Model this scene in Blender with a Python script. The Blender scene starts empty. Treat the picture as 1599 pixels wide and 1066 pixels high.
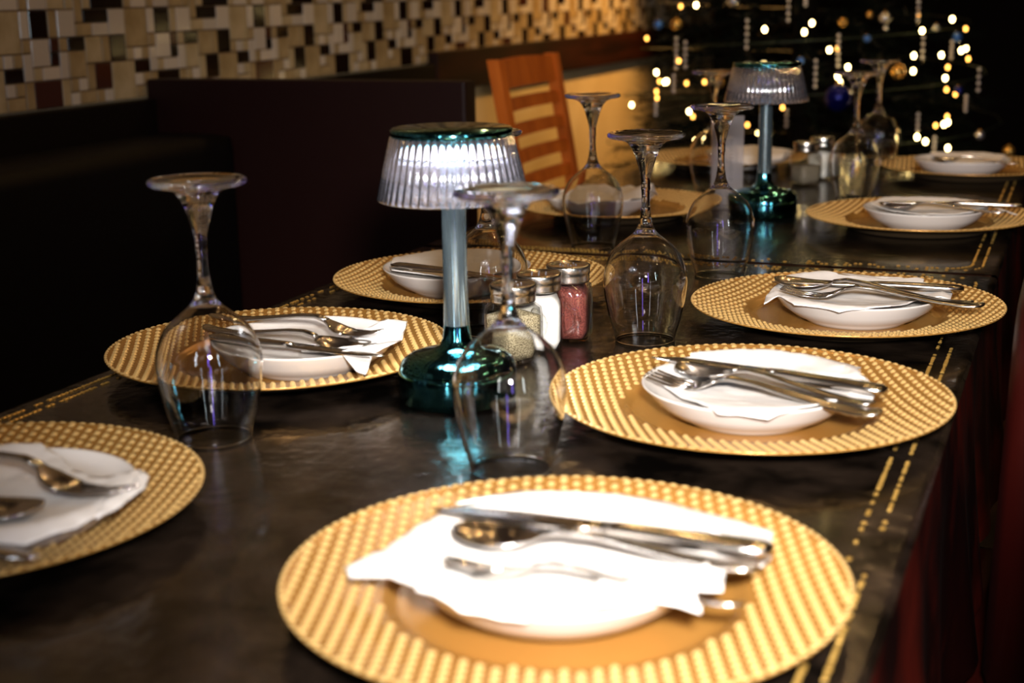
import bpy, bmesh, math, random
from mathutils import Vector, Matrix, noise
random.seed(7)
S = bpy.context.scene
C = S.collection
TZ = 0.75                                    # height of the table top above the floor

# ------------------------------------------------------------------ camera
FPX, YAW, PITCH, ROLL = 2222.7, .3799, .2398, -.017
CAM = Vector((0, 0, TZ + .3504))
_f = Vector((-math.sin(YAW)*math.cos(PITCH), math.cos(YAW)*math.cos(PITCH), -math.sin(PITCH)))
_r0 = Vector((math.cos(YAW), math.sin(YAW), 0)); _u0 = _r0.cross(_f)
_r = _r0*math.cos(ROLL) + _u0*math.sin(ROLL); _u = -_r0*math.sin(ROLL) + _u0*math.cos(ROLL)
cd = bpy.data.cameras.new('camera'); cam = bpy.data.objects.new('camera', cd); C.objects.link(cam)
cd.sensor_width = 36; cd.lens = FPX/1599*36; cd.clip_start = .02
m = Matrix((_r, _u, -_f)).transposed().to_4x4(); m.translation = CAM
cam.matrix_world = m
cd.dof.use_dof = True; cd.dof.focus_distance = 1.5; cd.dof.aperture_fstop = 5.2
S.camera = cam

def ray(px, py): return _f + _r*((px-799.5)/FPX) - _u*((py-533)/FPX)
def at(px, py, z=0.0):                       # point at height z above the table top
    d = ray(px, py); return CAM + d*((z+TZ-CAM.z)/d.z)

# ------------------------------------------------------------------ light and exposure
S.view_settings.view_transform = 'Standard'; S.view_settings.look = 'None'
S.view_settings.gamma = 1; S.view_settings.use_curve_mapping = False
S.view_settings.exposure = 0.0
w = bpy.data.worlds.new('world'); S.world = w; w.use_nodes = True
w.node_tree.nodes['Background'].inputs[0].default_value = (.02, .013, .008, 1)
w.node_tree.nodes['Background'].inputs[1].default_value = .3
S.cycles.max_bounces = 28; S.cycles.transmission_bounces = 26; S.cycles.glossy_bounces = 10
S.cycles.diffuse_bounces = 3; S.cycles.transparent_max_bounces = 24
S.cycles.caustics_reflective = False; S.cycles.caustics_refractive = False
S.cycles.sample_clamp_indirect = 8
S.cycles.use_denoising = True

def light(name, kind, loc, energy, col, radius=.03, **kw):
    l = bpy.data.lights.new(name, kind); l.energy = energy; l.color = col
    if kind in ('POINT', 'SPOT'): l.shadow_soft_size = radius
    o = bpy.data.objects.new(name, l); C.objects.link(o); o.location = loc
    for k, v in kw.items(): setattr(l, k, v)
    if kind == 'AREA': l.shape = 'RECTANGLE'
    return o
def aim(o, p): o.rotation_euler = (Vector(p)-o.location).to_track_quat('-Z', 'Y').to_euler()

FLASH = light('camera_flash', 'SPOT', (.05, .02, TZ+.47), 185, (1, .93, .87), .05, spot_size=math.radians(62), spot_blend=1.0)
aim(FLASH, (-.26, 1.2, TZ))
# small amber ceiling downlights over the tables
for (x, y, e) in ((-.2, 1.9, 4), (-.75, 2.7, 6), (.5, 3.0, 4), (-.3, 3.5, 5), (-1.2, 3.7, 5), (.9, 1.2, 3), (-1.25, 1.2, .3), (.1, 2.6, 4), (-.5, .4, .6),
                  (.3, .1, 2), (1.3, 2.1, 3), (-.5, 1.5, 2), (.2, 3.7, 4), (1.4, .2, 2), (-.8, -.6, .5), (.5, -.8, 2)):
    light('ceiling_downlight', 'POINT', (x, y, 2.42), e, (1, .60, .24), .022)
# added violet and cool white strips behind the camera, for streaks in the glasses
for (x, y, z, e, cl, sx) in ((.95, -1.6, 1.5, 5, (.25, .16, 1), .08), (-.35, -1.9, 1.55, 11, (.9, .96, 1), .05), (1.9, -.9, 1.5, 10, (.8, .95, 1), .07)):
    o = light('added_strip_light', 'AREA', (x, y, z), e, cl); o.data.shape = 'RECTANGLE'; o.data.size = sx; o.data.size_y = 1.3; aim(o, (-.5, 1.2, 1.2))
aim(light('amber_wall_light', 'SPOT', (-.95, 5.3, 1.7), 95, (1, .50, .13), .03, spot_size=math.radians(95), spot_blend=.8), (-1.7, 4.9, .7))

# ------------------------------------------------------------------ materials
def mat(name, col, rough=.5, metal=0., **kw):
    mt = bpy.data.materials.new(name); mt.use_nodes = True
    b = mt.node_tree.nodes['Principled BSDF']
    b.inputs['Base Color'].default_value = (*col, 1)
    b.inputs['Roughness'].default_value = rough; b.inputs['Metallic'].default_value = metal
    for k, v in kw.items():
        if isinstance(v, tuple): v = (*v, 1)
        b.inputs[k.replace('_', ' ')].default_value = v
    return mt
def nodes(mt): return mt.node_tree.nodes, mt.node_tree.links, mt.node_tree.nodes['Principled BSDF']
def bump(mt, scale=20., strength=.3, dist=.001, detail=2., stretch=(1, 1, 1), kind='noise', rough=.5):
    N, L, b = nodes(mt)
    tc = N.new('ShaderNodeTexCoord'); mp = N.new('ShaderNodeMapping'); mp.inputs['Scale'].default_value = stretch
    L.new(tc.outputs['Object'], mp.inputs[0])
    n = N.new('ShaderNodeTexNoise') if kind == 'noise' else N.new('ShaderNodeTexVoronoi')
    n.inputs['Scale'].default_value = scale
    if kind == 'noise': n.inputs['Detail'].default_value = detail; n.inputs['Roughness'].default_value = rough
    L.new(mp.outputs[0], n.inputs['Vector'])
    bp = N.new('ShaderNodeBump'); bp.inputs['Strength'].default_value = strength; bp.inputs['Distance'].default_value = dist
    L.new(n.outputs[0], bp.inputs['Height'])
    prev = b.inputs['Normal'].links
    if prev: L.new(prev[0].from_socket, bp.inputs['Normal'])
    L.new(bp.outputs[0], b.inputs['Normal'])
    return mt
def vary(mt, c1, c2, scale=8., detail=4., lo=.35, hi=.65, stretch=(1, 1, 1)):
    N, L, b = nodes(mt)
    tc = N.new('ShaderNodeTexCoord'); mp = N.new('ShaderNodeMapping'); mp.inputs['Scale'].default_value = stretch
    L.new(tc.outputs['Object'], mp.inputs[0])
    n = N.new('ShaderNodeTexNoise'); n.inputs['Scale'].default_value = scale; n.inputs['Detail'].default_value = detail
    L.new(mp.outputs[0], n.inputs['Vector'])
    r = N.new('ShaderNodeValToRGB'); r.color_ramp.elements[0].position = lo; r.color_ramp.elements[1].position = hi
    r.color_ramp.elements[0].color = (*c1, 1); r.color_ramp.elements[1].color = (*c2, 1)
    L.new(n.outputs[0], r.inputs[0]); L.new(r.outputs[0], b.inputs['Base Color'])
    return mt
def emit(name, col, strength):
    mt = mat(name, col, .5); N, L, b = nodes(mt)
    b.inputs['Emission Color'].default_value = (*col, 1); b.inputs['Emission Strength'].default_value = strength
    return mt

M = {}
M['glass'] = mat('clear_glass', (1, 1, 1), 0., Transmission_Weight=1., IOR=1.47)
def thin(name, tint, gloss_rough=.03, diff=0., dcol=(.9, .9, .9), ior=1.5, extra=0., solid=False):
    mt = bpy.data.materials.new(name); mt.use_nodes = True; N, L = mt.node_tree.nodes, mt.node_tree.links; N.clear()
    out = N.new('ShaderNodeOutputMaterial'); tr = N.new('ShaderNodeBsdfGlass' if solid else 'ShaderNodeBsdfTransparent'); tr.inputs[0].default_value = (*tint, 1)
    if solid: tr.inputs['Roughness'].default_value = .06; tr.inputs['IOR'].default_value = 1.42
    gl = N.new('ShaderNodeBsdfAnisotropic'); gl.inputs['Roughness'].default_value = gloss_rough; gl.inputs['Color'].default_value = (1, 1, 1, 1)
    fr = N.new('ShaderNodeLayerWeight'); fr.inputs[0].default_value = .5; pw = N.new('ShaderNodeMath'); pw.operation = 'POWER'; L.new(fr.outputs[1], pw.inputs[0]); pw.inputs[1].default_value = ior
    ad = N.new('ShaderNodeMath'); ad.operation = 'ADD'; ad.use_clamp = True; L.new(pw.outputs[0], ad.inputs[0]); ad.inputs[1].default_value = extra
    mx = N.new('ShaderNodeMixShader'); L.new(ad.outputs[0], mx.inputs[0]); L.new(gl.outputs[0], mx.inputs[2])
    if diff > 0:
        di = N.new('ShaderNodeBsdfDiffuse'); di.inputs[0].default_value = (*dcol, 1); tl = N.new('ShaderNodeBsdfTranslucent'); tl.inputs[0].default_value = (*dcol, 1)
        m1 = N.new('ShaderNodeMixShader'); m1.inputs[0].default_value = .55; L.new(di.outputs[0], m1.inputs[1]); L.new(tl.outputs[0], m1.inputs[2])
        m2 = N.new('ShaderNodeMixShader'); m2.inputs[0].default_value = diff; L.new(tr.outputs[0], m2.inputs[1]); L.new(m1.outputs[0], m2.inputs[2]); L.new(m2.outputs[0], mx.inputs[1])
    else: L.new(tr.outputs[0], mx.inputs[1])
    L.new(mx.outputs[0], out.inputs[0]); return mt
M['jar_glass'] = thin('jar_glass', (.98, .98, .97), .02, ior=3.2, extra=.035)
M['gold'] = bump(mat('satin_gold', (.47, .232, .052), .27, .45), 300, .08, .0005)
M['gold_stud'] = mat('gold_stud', (.70, .475, .185), .30, .30)
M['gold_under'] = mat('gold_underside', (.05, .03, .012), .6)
M['white'] = mat('white_china', (.80, .76, .72), .18, Coat_Weight=.5)
M['napkin'] = bump(vary(mat('paper_napkin', (.85, .8, .75), .9), (.84, .80, .76), (.88, .85, .82), 60), 500, .25, .0006)
M['steel'] = bump(mat('polished_steel', (.66, .62, .58), .18, 1.), 60, .05, .001)
M['teal'] = bump(mat('teal_chrome', (.07, .29, .34), .10, 1., Thin_Film_Thickness=520., Thin_Film_IOR=1.5), 25, .25, .002)
M['stem'] = mat('blue_grey_chrome', (.46, .62, .70), .13, .92, Thin_Film_Thickness=430., Thin_Film_IOR=1.5)
M['shade'] = thin('iridescent_acrylic', (.92, .92, 1.), .10, .16, (.74, .73, .84), 1.8, .20, True)
M['led'] = emit('led_white', (1., .98, .96), 60)
M['lid'] = bump(mat('brushed_lid', (.66, .63, .58), .22, 1.), 200, .1, .0005)
M['salt'] = mat('salt', (.9, .88, .85), .8)
M['pepper'] = bump(vary(mat('pepper', (.3, .25, .15), .85), (.10, .075, .035), (.55, .47, .30), 900, 1, .4, .6), 800, .6, .001)
M['red_spice'] = bump(vary(mat('red_spice', (.3, .08, .06), .85), (.10, .014, .011), (.27, .065, .048), 800, 1, .4, .6), 800, .6, .001)
M['grey_pepper'] = bump(vary(mat('grey_pepper', (.2, .17, .12), .85), (.10, .085, .06), (.34, .29, .21), 900, 1, .4, .6), 800, .6, .001)
M['cloth'] = mat('black_vinyl', (.020, .0145, .0115), .20, Specular_IOR_Level=.8, Coat_Weight=.25, Coat_Roughness=.08)
bump(M['cloth'], 9, .45, .006, 3., (2.2, 1, 1)); bump(M['cloth'], 70, .55, .0022, 4.)
vary(M['cloth'], (.0012, .0009, .0007), (.024, .0155, .0105), 16, 9, .40, .70)  # brown mottle in the colour stands in for warm sheen reflected by black vinyl
M['beads'] = mat('gold_bead', (.50, .30, .07), .35, .6)
M['skirt'] = bump(vary(mat('red_sheen_skirt', (.03, .004, .003), .25), (.006, .0008, .0006), (.060, .0055, .003), 7, 3, .4, .6), 14, .5, .008)  # vinyl overhang with the reddish reflection of the chairs put into its colour
M['table_wood'] = vary(mat('dark_table_wood', (.06, .02, .01), .35), (.03, .009, .004), (.09, .03, .012), 5, 5, stretch=(8, 1, 8))
M['cherry'] = vary(mat('dark_cherry', (.09, .012, .005), .22, Coat_Weight=.6), (.035, .003, .0015), (.15, .015, .006), 4, 4, stretch=(6, 1, 1))
M['red_leather'] = bump(mat('dark_red_vinyl', (.020, .0016, .001), .38, Specular_IOR_Level=.25), 60, .2, .002)
M['orange_wood'] = vary(mat('orange_wood', (.5, .16, .03), .55, Specular_IOR_Level=.2), (.42, .085, .006), (.60, .14, .012), 5, 4, stretch=(5, 5, 1))
M['booth'] = bump(mat('black_booth_vinyl', (.0012, .0004, .0003), .6, Specular_IOR_Level=.15), 40, .2, .002)
M['maroon'] = bump(mat('maroon_vinyl', (.010, .0014, .0007), .5, Specular_IOR_Level=.2), 40, .2, .002)
M['rail'] = vary(mat('brown_rail_wood', (.02, .005, .001), .55, Specular_IOR_Level=.2), (.009, .0022, .0008), (.028, .006, .0018), 4, 4, stretch=(3, .6, 6))
M['black_rail'] = mat('black_painted_rail', (.003, .0012, .0008), .6, Specular_IOR_Level=.15)
M['cream'] = bump(vary(mat('cream_plaster', (.62, .48, .25), .7), (.58, .45, .24), (.68, .55, .32), 5), 60, .1, .002)
M['grout'] = mat('brown_grout', (.15, .085, .04), .85)
M['tile_t1'] = bump(vary(mat('tan_stone_tile', (.4, .3, .16), .3), (.30, .21, .095), (.42, .31, .16), 30), 90, .1, .001)
M['tile_t2'] = bump(vary(mat('light_tan_tile', (.5, .4, .25), .3), (.39, .30, .16), (.50, .40, .24), 30), 90, .1, .001)
M['tile_w1'] = mat('white_glass_tile', (.62, .55, .45), .12)
M['tile_w2'] = mat('grey_white_glass_tile', (.54, .48, .40), .12)
M['tile_d'] = mat('dark_glass_tile', (.012, .005, .003), .12)
M['tile_b'] = mat('brown_glass_tile', (.06, .018, .009), .15)
M['dark_wall'] = mat('dark_wall_paint', (.003, .002, .0018), .9, Specular_IOR_Level=.1)
M['ceiling'] = mat('brown_ceiling_paint', (.07, .045, .03), .8)
M['floor'] = bump(vary(mat('dark_floor', (.03, .015, .01), .35), (.02, .008, .005), (.05, .02, .012), 6), 30, .1, .002)
M['needles'] = mat('fir_needles', (.0015, .004, .002), .9, Specular_IOR_Level=.1)
M['frost'] = mat('frosted_needles', (.05, .045, .03), .8, Specular_IOR_Level=.2)
M['bark'] = mat('bark', (.004, .0025, .0015), .9, Specular_IOR_Level=.1)
M['wire'] = mat('green_wire', (.01, .02, .01), .5)
M['bulb'] = emit('warm_bulb', (1, .72, .28), 24)
M['bulb_dim'] = emit('amber_bulb', (1, .45, .08), 7)
M['clear_bead'] = mat('clear_bead', (.75, .68, .66), .12, .35, Specular_IOR_Level=.9)
M['blue_ball'] = mat('blue_ornament', (.005, .008, .16), .22, .6)
M['lightblue'] = mat('light_blue_ornament', (.05, .16, .5), .2, .5)
M['silver_ball'] = mat('silver_ornament', (.7, .68, .72), .15, .9)
M['gold_ball'] = mat('gold_ornament', (.75, .42, .10), .2, .8)
M['acrylic'] = thin('frosted_acrylic', (.95, .95, .97), .08, .30, (.8, .76, .78), 3.5, .03)
M['ink'] = mat('grey_ink', (.10, .09, .10), .6)

# ------------------------------------------------------------------ helpers
def me(name, verts, faces, mats, smooth=True, fm=None):
    d = bpy.data.meshes.new(name); d.from_pydata([tuple(v) for v in verts], [], faces)
    for mt in (mats if isinstance(mats, (list, tuple)) else [mats]): d.materials.append(mt)
    if smooth: d.shade_smooth()
    if fm:
        for p, i in zip(d.polygons, fm): p.material_index = i
    d.update(); return d
def link(name, data, parent=None, loc=(0, 0, 0)):
    o = bpy.data.objects.new(name, data); C.objects.link(o); o.parent = parent; o.location = loc; return o
def tag(o, label=None, cat=None, group=None, kind=None):
    if label: o['label'] = label
    if cat: o['category'] = cat
    if group: o['group'] = group
    if kind: o['kind'] = kind
    return o
def thing(name, label=None, cat=None, group=None, loc=(0, 0, 0), rz=0):
    o = bpy.data.objects.new(name, None); C.objects.link(o); o.location = loc; o.rotation_euler = (0, 0, rz)
    o.empty_display_size = .02
    return tag(o, label, cat, group)
def copy_tree(o, parent=None):
    c = o.copy(); C.objects.link(c); c.parent = parent
    for ch in list(o.children): copy_tree(ch, c)
    return c

class G:                                     # geometry collector
    def __init__(s): s.v = []; s.f = []; s.m = []
    def add(s, v, f, mi=0, mx=None):
        n = len(s.v)
        s.v += [mx @ Vector(p) if mx else Vector(p) for p in v]
        s.f += [tuple(i+n for i in q) for q in f]; s.m += [mi]*len(f); return s
    def box(s, lo, hi, mi=0, mx=None, ch=0.):
        (a, b, c), (d, e, g) = lo, hi
        if ch <= 0:
            v = [(a, b, c), (d, b, c), (d, e, c), (a, e, c), (a, b, g), (d, b, g), (d, e, g), (a, e, g)]
            return s.add(v, [(3, 2, 1, 0), (4, 5, 6, 7), (0, 1, 5, 4), (1, 2, 6, 5), (2, 3, 7, 6), (3, 0, 4, 7)], mi, mx)
        bm = bmesh.new(); bmesh.ops.create_cube(bm, size=1)
        for q in bm.verts: q.co = Vector(((a+d)/2+q.co.x*(d-a), (b+e)/2+q.co.y*(e-b), (c+g)/2+q.co.z*(g-c)))
        bmesh.ops.bevel(bm, geom=bm.edges[:]+bm.verts[:], offset=ch, segments=2, profile=.7, affect='EDGES')
        bm.verts.index_update()
        s.add([q.co.copy() for q in bm.verts], [tuple(x.index for x in q.verts) for q in bm.faces], mi, mx); bm.free(); return s
    def lathe(s, prof, n=48, mi=0, mx=None, rf=None, close=False):
        v, f = [], []; k = len(prof)
        for j in range(n):
            a = 2*math.pi*j/n
            for i, (r, z) in enumerate(prof):
                rr = r*(rf(a, i) if rf else 1); v.append((rr*math.cos(a), rr*math.sin(a), z))
        for j in range(n):
            for i in range(k if close else k-1):
                a, b = j*k+i, j*k+(i+1) % k; c, d = ((j+1) % n)*k+(i+1) % k, ((j+1) % n)*k+i
                f.append((a, d, c, b))
        return s.add(v, f, mi, mx)
    def tube(s, pts, rad, n=8, mi=0, mx=None):
        pts = [Vector(p) for p in pts]; v, f = [], []; k = len(pts)
        rad = rad if isinstance(rad, (list, tuple)) else [rad]*k
        for i, p in enumerate(pts):
            t = (pts[min(i+1, k-1)]-pts[max(i-1, 0)]).normalized()
            a = t.cross(Vector((0, 0, 1))) if abs(t.z) < .95 else t.cross(Vector((1, 0, 0))); a.normalize(); b = t.cross(a)
            for j in range(n):
                g = 2*math.pi*j/n; v.append(p+(a*math.cos(g)+b*math.sin(g))*rad[i])
        for i in range(k-1):
            for j in range(n): f.append((i*n+j, i*n+(j+1) % n, (i+1)*n+(j+1) % n, (i+1)*n+j))
        f.append(tuple(range(n))[::-1]); f.append(tuple((k-1)*n+j for j in range(n)))
        return s.add(v, f, mi, mx)
    def ball(s, c, r, n=10, mi=0, sz=1.):
        prof = [(max(r*math.sin(math.pi*i/(n//2+1)), 1e-6), -r*sz*math.cos(math.pi*i/(n//2+1))) for i in range(n//2+2)]
        return s.lathe(prof, n, mi, Matrix.Translation(c))
    def build(s, name, mats, parent=None, loc=(0, 0, 0), smooth=True):
        return link(name, me(name, s.v, s.f, mats, smooth, s.m), parent, loc)

# ------------------------------------------------------------------ the room
def plain(name, lo, hi, mt):
    o = G().box(lo, hi).build(name, mt, smooth=False); o['kind'] = 'structure'; return o
WX = -1.7
plain('floor', (-2.2, -3, -.1), (3.8, 7.2, 0), M['floor'])
plain('ceiling', (-2.2, -3, 2.5), (3.8, 7.2, 2.6), M['ceiling'])
wall = plain('wall_left', (WX-.2, -3, 0), (WX-.006, 7.1, 2.5), M['cream'])
plain('wall_back', (-2.1, 7.0, 0), (3.7, 7.2, 2.5), M['dark_wall'])
plain('wall_right', (3.6, -3, 0), (3.8, 7.1, 2.5), M['dark_wall'])
plain('wall_front', (-2.1, -3, 0), (3.7, -2.8, 2.5), M['dark_wall'])
gb = G().box((WX-.006, -2.8, TZ+.165), (WX-.0035, 7.0, 2.5)).build('grout_bed', M['grout'], wall, smooth=False)
for k, (lo, hi, mt) in enumerate((((WX-.006, -2.8, TZ+.085), (WX+.025, 3.66, TZ+.163), 'black_rail'), ((WX-.006, 3.662, TZ+.085), (WX+.03, 7.0, TZ+.196), 'rail'))):
    G().box(lo, hi, ch=.004).build('trim_%d' % (k+1), M[mt], smooth=False)['kind'] = 'structure'

PAT = '22,5,2,2,d;28,6,3,1,d;29,7,4,2,d;26,4,2,1,d;31,3,2,2,d;24,3,1,1,d;19,2,2,1,d;22,0,3,2,d;29,1,2,2,d;34,2,2,1,d;52,5,2,2,b;49,2,2,1,b;24,5,1,2,t;24,4,1,1,b;25,5,2,2,w;31,5,2,2,w;22,3,2,2,w;19,7,2,1,w;22,7,2,1,w;21,5,1,2,w;29,5,2,1,w;21,2,1,2,w;25,2,1,2,w;23,2,2,1,w;27,1,1,1,w;19,3,1,1,w;26,0,1,1,w;30,0,1,1,w;19,1,1,1,w;34,1,1,1,w;33,3,2,1,w;40,0,2,1,w;42,1,1,1,w;54,2,2,1,w;63,3,3,1,w;57,1,2,1,w;33,4,3,3,t;31,0,3,3,t;26,2,2,2,t;27,2,2,2,t'
NP, RP = 15, 8
cell, PT = {}, []
def fits(i, j, a, b, rows=RP): return all((((i+x) % NP), j+y) not in cell and j+y < rows for x in range(a) for y in range(b))
def put(i, j, a, b, c):
    for x in range(a):
        for y in range(b): cell[((i+x) % NP, j+y)] = c
    PT.append((i % NP, j, a, b, c))
for q in PAT.split(';'):
    i, j, a, b, c = q.split(','); i, j, a, b = int(i), int(j), int(a), int(b); b = min(b, RP-j)
    if fits(i, j, a, b): put(i, j, a, b, c)
def fill(j0, j1, prob):
    for j in range(j0, j1):
        for i in range(NP):
            if (i, j) in cell: continue
            opts = [s for s in ((3, 3), (2, 3), (3, 2), (2, 2), (2, 1), (1, 2), (1, 1)) if fits(i, j, *s, rows=j1)]
            s = opts[0] if random.random() < .5 or j < RP else random.choice(opts)
            put(i, j, *s, random.choices('tdwb', prob)[0])
fill(0, RP, (1, 0, 0, 0)); fill(RP, 24, (.42, .2, .33, .05))
U = .0243; Y0 = 1.5
tcache = {}
def tile_mesh(a, b, k):
    if (a, b, k) not in tcache:
        w, h, g, t, e = a*U, b*U, .0012, .004, .0009
        v = [(0, g, g), (0, w-g, g), (0, w-g, h-g), (0, g, h-g), (t-e, g, g), (t-e, w-g, g), (t-e, w-g, h-g), (t-e, g, h-g),
             (t, g+e, g+e), (t, w-g-e, g+e), (t, w-g-e, h-g-e), (t, g+e, h-g-e)]
        f = [(8, 9, 10, 11)]+[(i, (i+1) % 4, 4+(i+1) % 4, 4+i) for i in range(4)]+[(4+i, 4+(i+1) % 4, 8+(i+1) % 4, 8+i) for i in range(4)]
        tcache[(a, b, k)] = (v, f, me('tile', v, f, M[k], False))
    return tcache[(a, b, k)]
rest = {}; vis = []
rt = random.Random(3)
for rep in range(-13, 16):
    for (i, j, a, b, c) in PT:
        for up in (0, 24, 48):
            J = j+up
            if TZ+.165+(J+b)*U > 2.45: continue
            y = Y0+(rep*NP+i)*U
            if y < -2.7 or y > 6.9: continue
            if c == 'd' and rt.random() < .10: k = 'tile_b'
            else: k = {'t': rt.choice(('tile_t1', 'tile_t1', 'tile_t2')), 'w': rt.choice(('tile_w1', 'tile_w2')), 'd': 'tile_d', 'b': 'tile_b'}[c]
            z = TZ+.165+J*U; dx = rt.uniform(-.0006, .0004)
            if J < 9 and 1.85 < y < 6.1: vis.append((-(a*b)/(y*y), a, b, k, y, z, dx))
            else: rest.setdefault(k, []).append((a, b, y, z, dx))
vis.sort()
for q in vis[:298]:
    _, a, b, k, y, z, dx = q
    link('tile', tile_mesh(a, b, k)[2], wall, (WX-.0035+dx, y, z))
for q in vis[298:]: rest.setdefault(q[3], []).append((q[1], q[2], q[4], q[5], q[6]))
g = G(); ks = list(rest)
for mi, k in enumerate(ks):
    for (a, b, y, z, dx) in rest[k]:
        v, f, _ = tile_mesh(a, b, k); g.add(v, f, mi, Matrix.Translation((WX-.0035+dx, y, z)))
g.build('mosaic_tiles', [M[k] for k in ks], wall, smooth=False)['kind'] = 'stuff'

# booth bench along the left wall
bt = thing('booth_bench', 'long black vinyl booth bench running along the mosaic wall', 'bench', loc=(-1.4, 1.5, 0))
G().box((-.29, -3.4, .12), (-.10, .85, TZ+.10), ch=.03).build('backrest', M['booth'], bt)
G().box((-.12, -3.4, .32), (.36, .85, .45), ch=.03).build('seat', M['booth'], bt)
G().box((-.25, -3.4, 0), (.30, .85, .32)).build('plinth', M['booth'], bt, smooth=False)
G().box((-.295, .85, 0), (.38, .90, TZ+.200), ch=.006).build('end_panel', M['maroon'], bt, smooth=False)

# ------------------------------------------------------------------ tables and cloths
XL, XR = -.866, -.086
def make_table(y0, y1, label):
    t = thing('dining_table', label, 'table', 'dining tables pushed end to end', ((XL+XR)/2, (y0+y1)/2, 0))
    hx, hy = (XR-XL)/2-.004, (y1-y0)/2-.004
    G().box((-hx, -hy, TZ-.035), (hx, hy, TZ-.004), ch=.003).build('tabletop', M['table_wood'], t, smooth=False)
    G().box((-.05, -.05, .03), (.05, .05, TZ-.036), ch=.008).build('pedestal', M['table_wood'], t, smooth=False)
    G().box((-.28, -.04, 0), (.28, .04, .03)).box((-.04, -.35, 0), (.04, .35, .03)).build('base', M['table_wood'], t, smooth=False)
    return t
make_table(.32, 1.828, 'long dining table in front, holding the six nearest gold chargers')
make_table(1.836, 3.13, 'second dining table behind the seam, holding the far lamp')
def cloth_section(y, hem):
    P = []; w = math.sin
    n = 12
    for i in range(n, 0, -1):
        h = hem*i/n; P.append((XL-.006-.03*(h/hem)**1.5*(1+.6*w(y*17)+.35*w(y*41)), -h))
    for a in (30, 60): P.append((XL-.006+.008*(1-math.cos(math.radians(a))), -.008+.008*math.sin(math.radians(a))))
    for i in range(21): P.append((XL+.004+(XR-XL-.008)*i/20, 0))
    for a in (60, 30): P.append((XR+.006-.008*(1-math.cos(math.radians(a))), -.008+.008*math.sin(math.radians(a))))
    for i in range(1, n+1):
        h = hem*i/n; P.append((XR+.006+(.017*(h/hem)**1.3)*(1+.55*w(y*15+1)+.4*w(y*37)), -h))
    return P
def make_cloth(y0, y1, label, lo_skirt, hi_skirt):
    t = thing('tablecloth', label, 'tablecloth', loc=(0, y0, TZ))
    hem = .24; ys = []
    if lo_skirt: ys += [(y0, -hem), (y0, -.12), (y0, -.03), (y0+.002, -.006)]
    ys += [(y0+.006+(y1-y0-.012)*i/150, 0) for i in range(151)]
    if hi_skirt: ys += [(y1-.002, -.006), (y1, -.03), (y1+.01, -.12), (y1+.02, -hem)]
    v, f = [], []
    for (y, dz) in ys:
        for (x, z) in cloth_section(y, hem): v.append((x, y-y0, min(z, dz) if dz < 0 else z+.0))
    k = len(v)//len(ys)
    for j in range(len(ys)-1):
        for i in range(k-1): f.append((j*k+i, j*k+i+1, (j+1)*k+i+1, (j+1)*k+i))
    ft = [q for q in f if all(v[i][2] > -.012 for i in q)]; fs = [q for q in f if not all(v[i][2] > -.012 for i in q)]
    link('cloth', me('cloth', v, ft, M['cloth']), t); link('skirt', me('skirt', v, fs, M['skirt']), t)
    g = G()
    def stud(x, y, ang):
        mx = Matrix.Translation((x, y-y0, .0002)) @ Matrix.Rotation(ang, 4, 'Z') @ Matrix.Diagonal((random.uniform(.75, 1.1), random.uniform(.8, 1.2), random.uniform(.7, 1.2), 1))
        g.add([(-.0026, -.0017, 0), (.0026, -.0017, 0), (.0026, .0017, 0), (-.0026, .0017, 0), (-.0013, -.0008, .0011), (.0013, -.0008, .0011), (.0013, .0008, .0011), (-.0013, .0008, .0011)],
              [(4, 5, 6, 7), (0, 1, 5, 4), (1, 2, 6, 5), (2, 3, 7, 6), (3, 0, 4, 7)], 0, mx)
    def path(P, step=.0060):
        for a, b in zip(P[:-1], P[1:]):
            a, b = Vector(a), Vector(b); n = max(1, int((b-a).length/step)); an = math.atan2(b.y-a.y, b.x-a.x)
            for i in range(n):
                q = a+(b-a)*(i/n)
                if random.random() < .62+.3*math.sin(q.y*21+q.x*9): stud(q.x, q.y, an)
    for o in (.017, .030):
        R = .05-o*.5; x0, x1, a, b = XL+o, XR-o, y0+o, y1-o
        arc = lambda cx, cy, s: [(cx+R*math.cos(s+i*math.pi/16), cy+R*math.sin(s+i*math.pi/16)) for i in range(9)]
        P = arc(x1-R, b-R, 0)+arc(x0+R, b-R, math.pi/2)+arc(x0+R, a+R, math.pi)+arc(x1-R, a+R, 1.5*math.pi)
        path(P+[P[0]])
    g.build('gold_border', M['beads'], t, smooth=False)['kind'] = 'stuff'
make_cloth(.318, 1.830, 'glossy black vinyl tablecloth with gold beaded border on the front table', True, False)
make_cloth(1.834, 3.134, 'glossy black vinyl tablecloth beyond the seam, under the far lamp', False, True)

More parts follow.
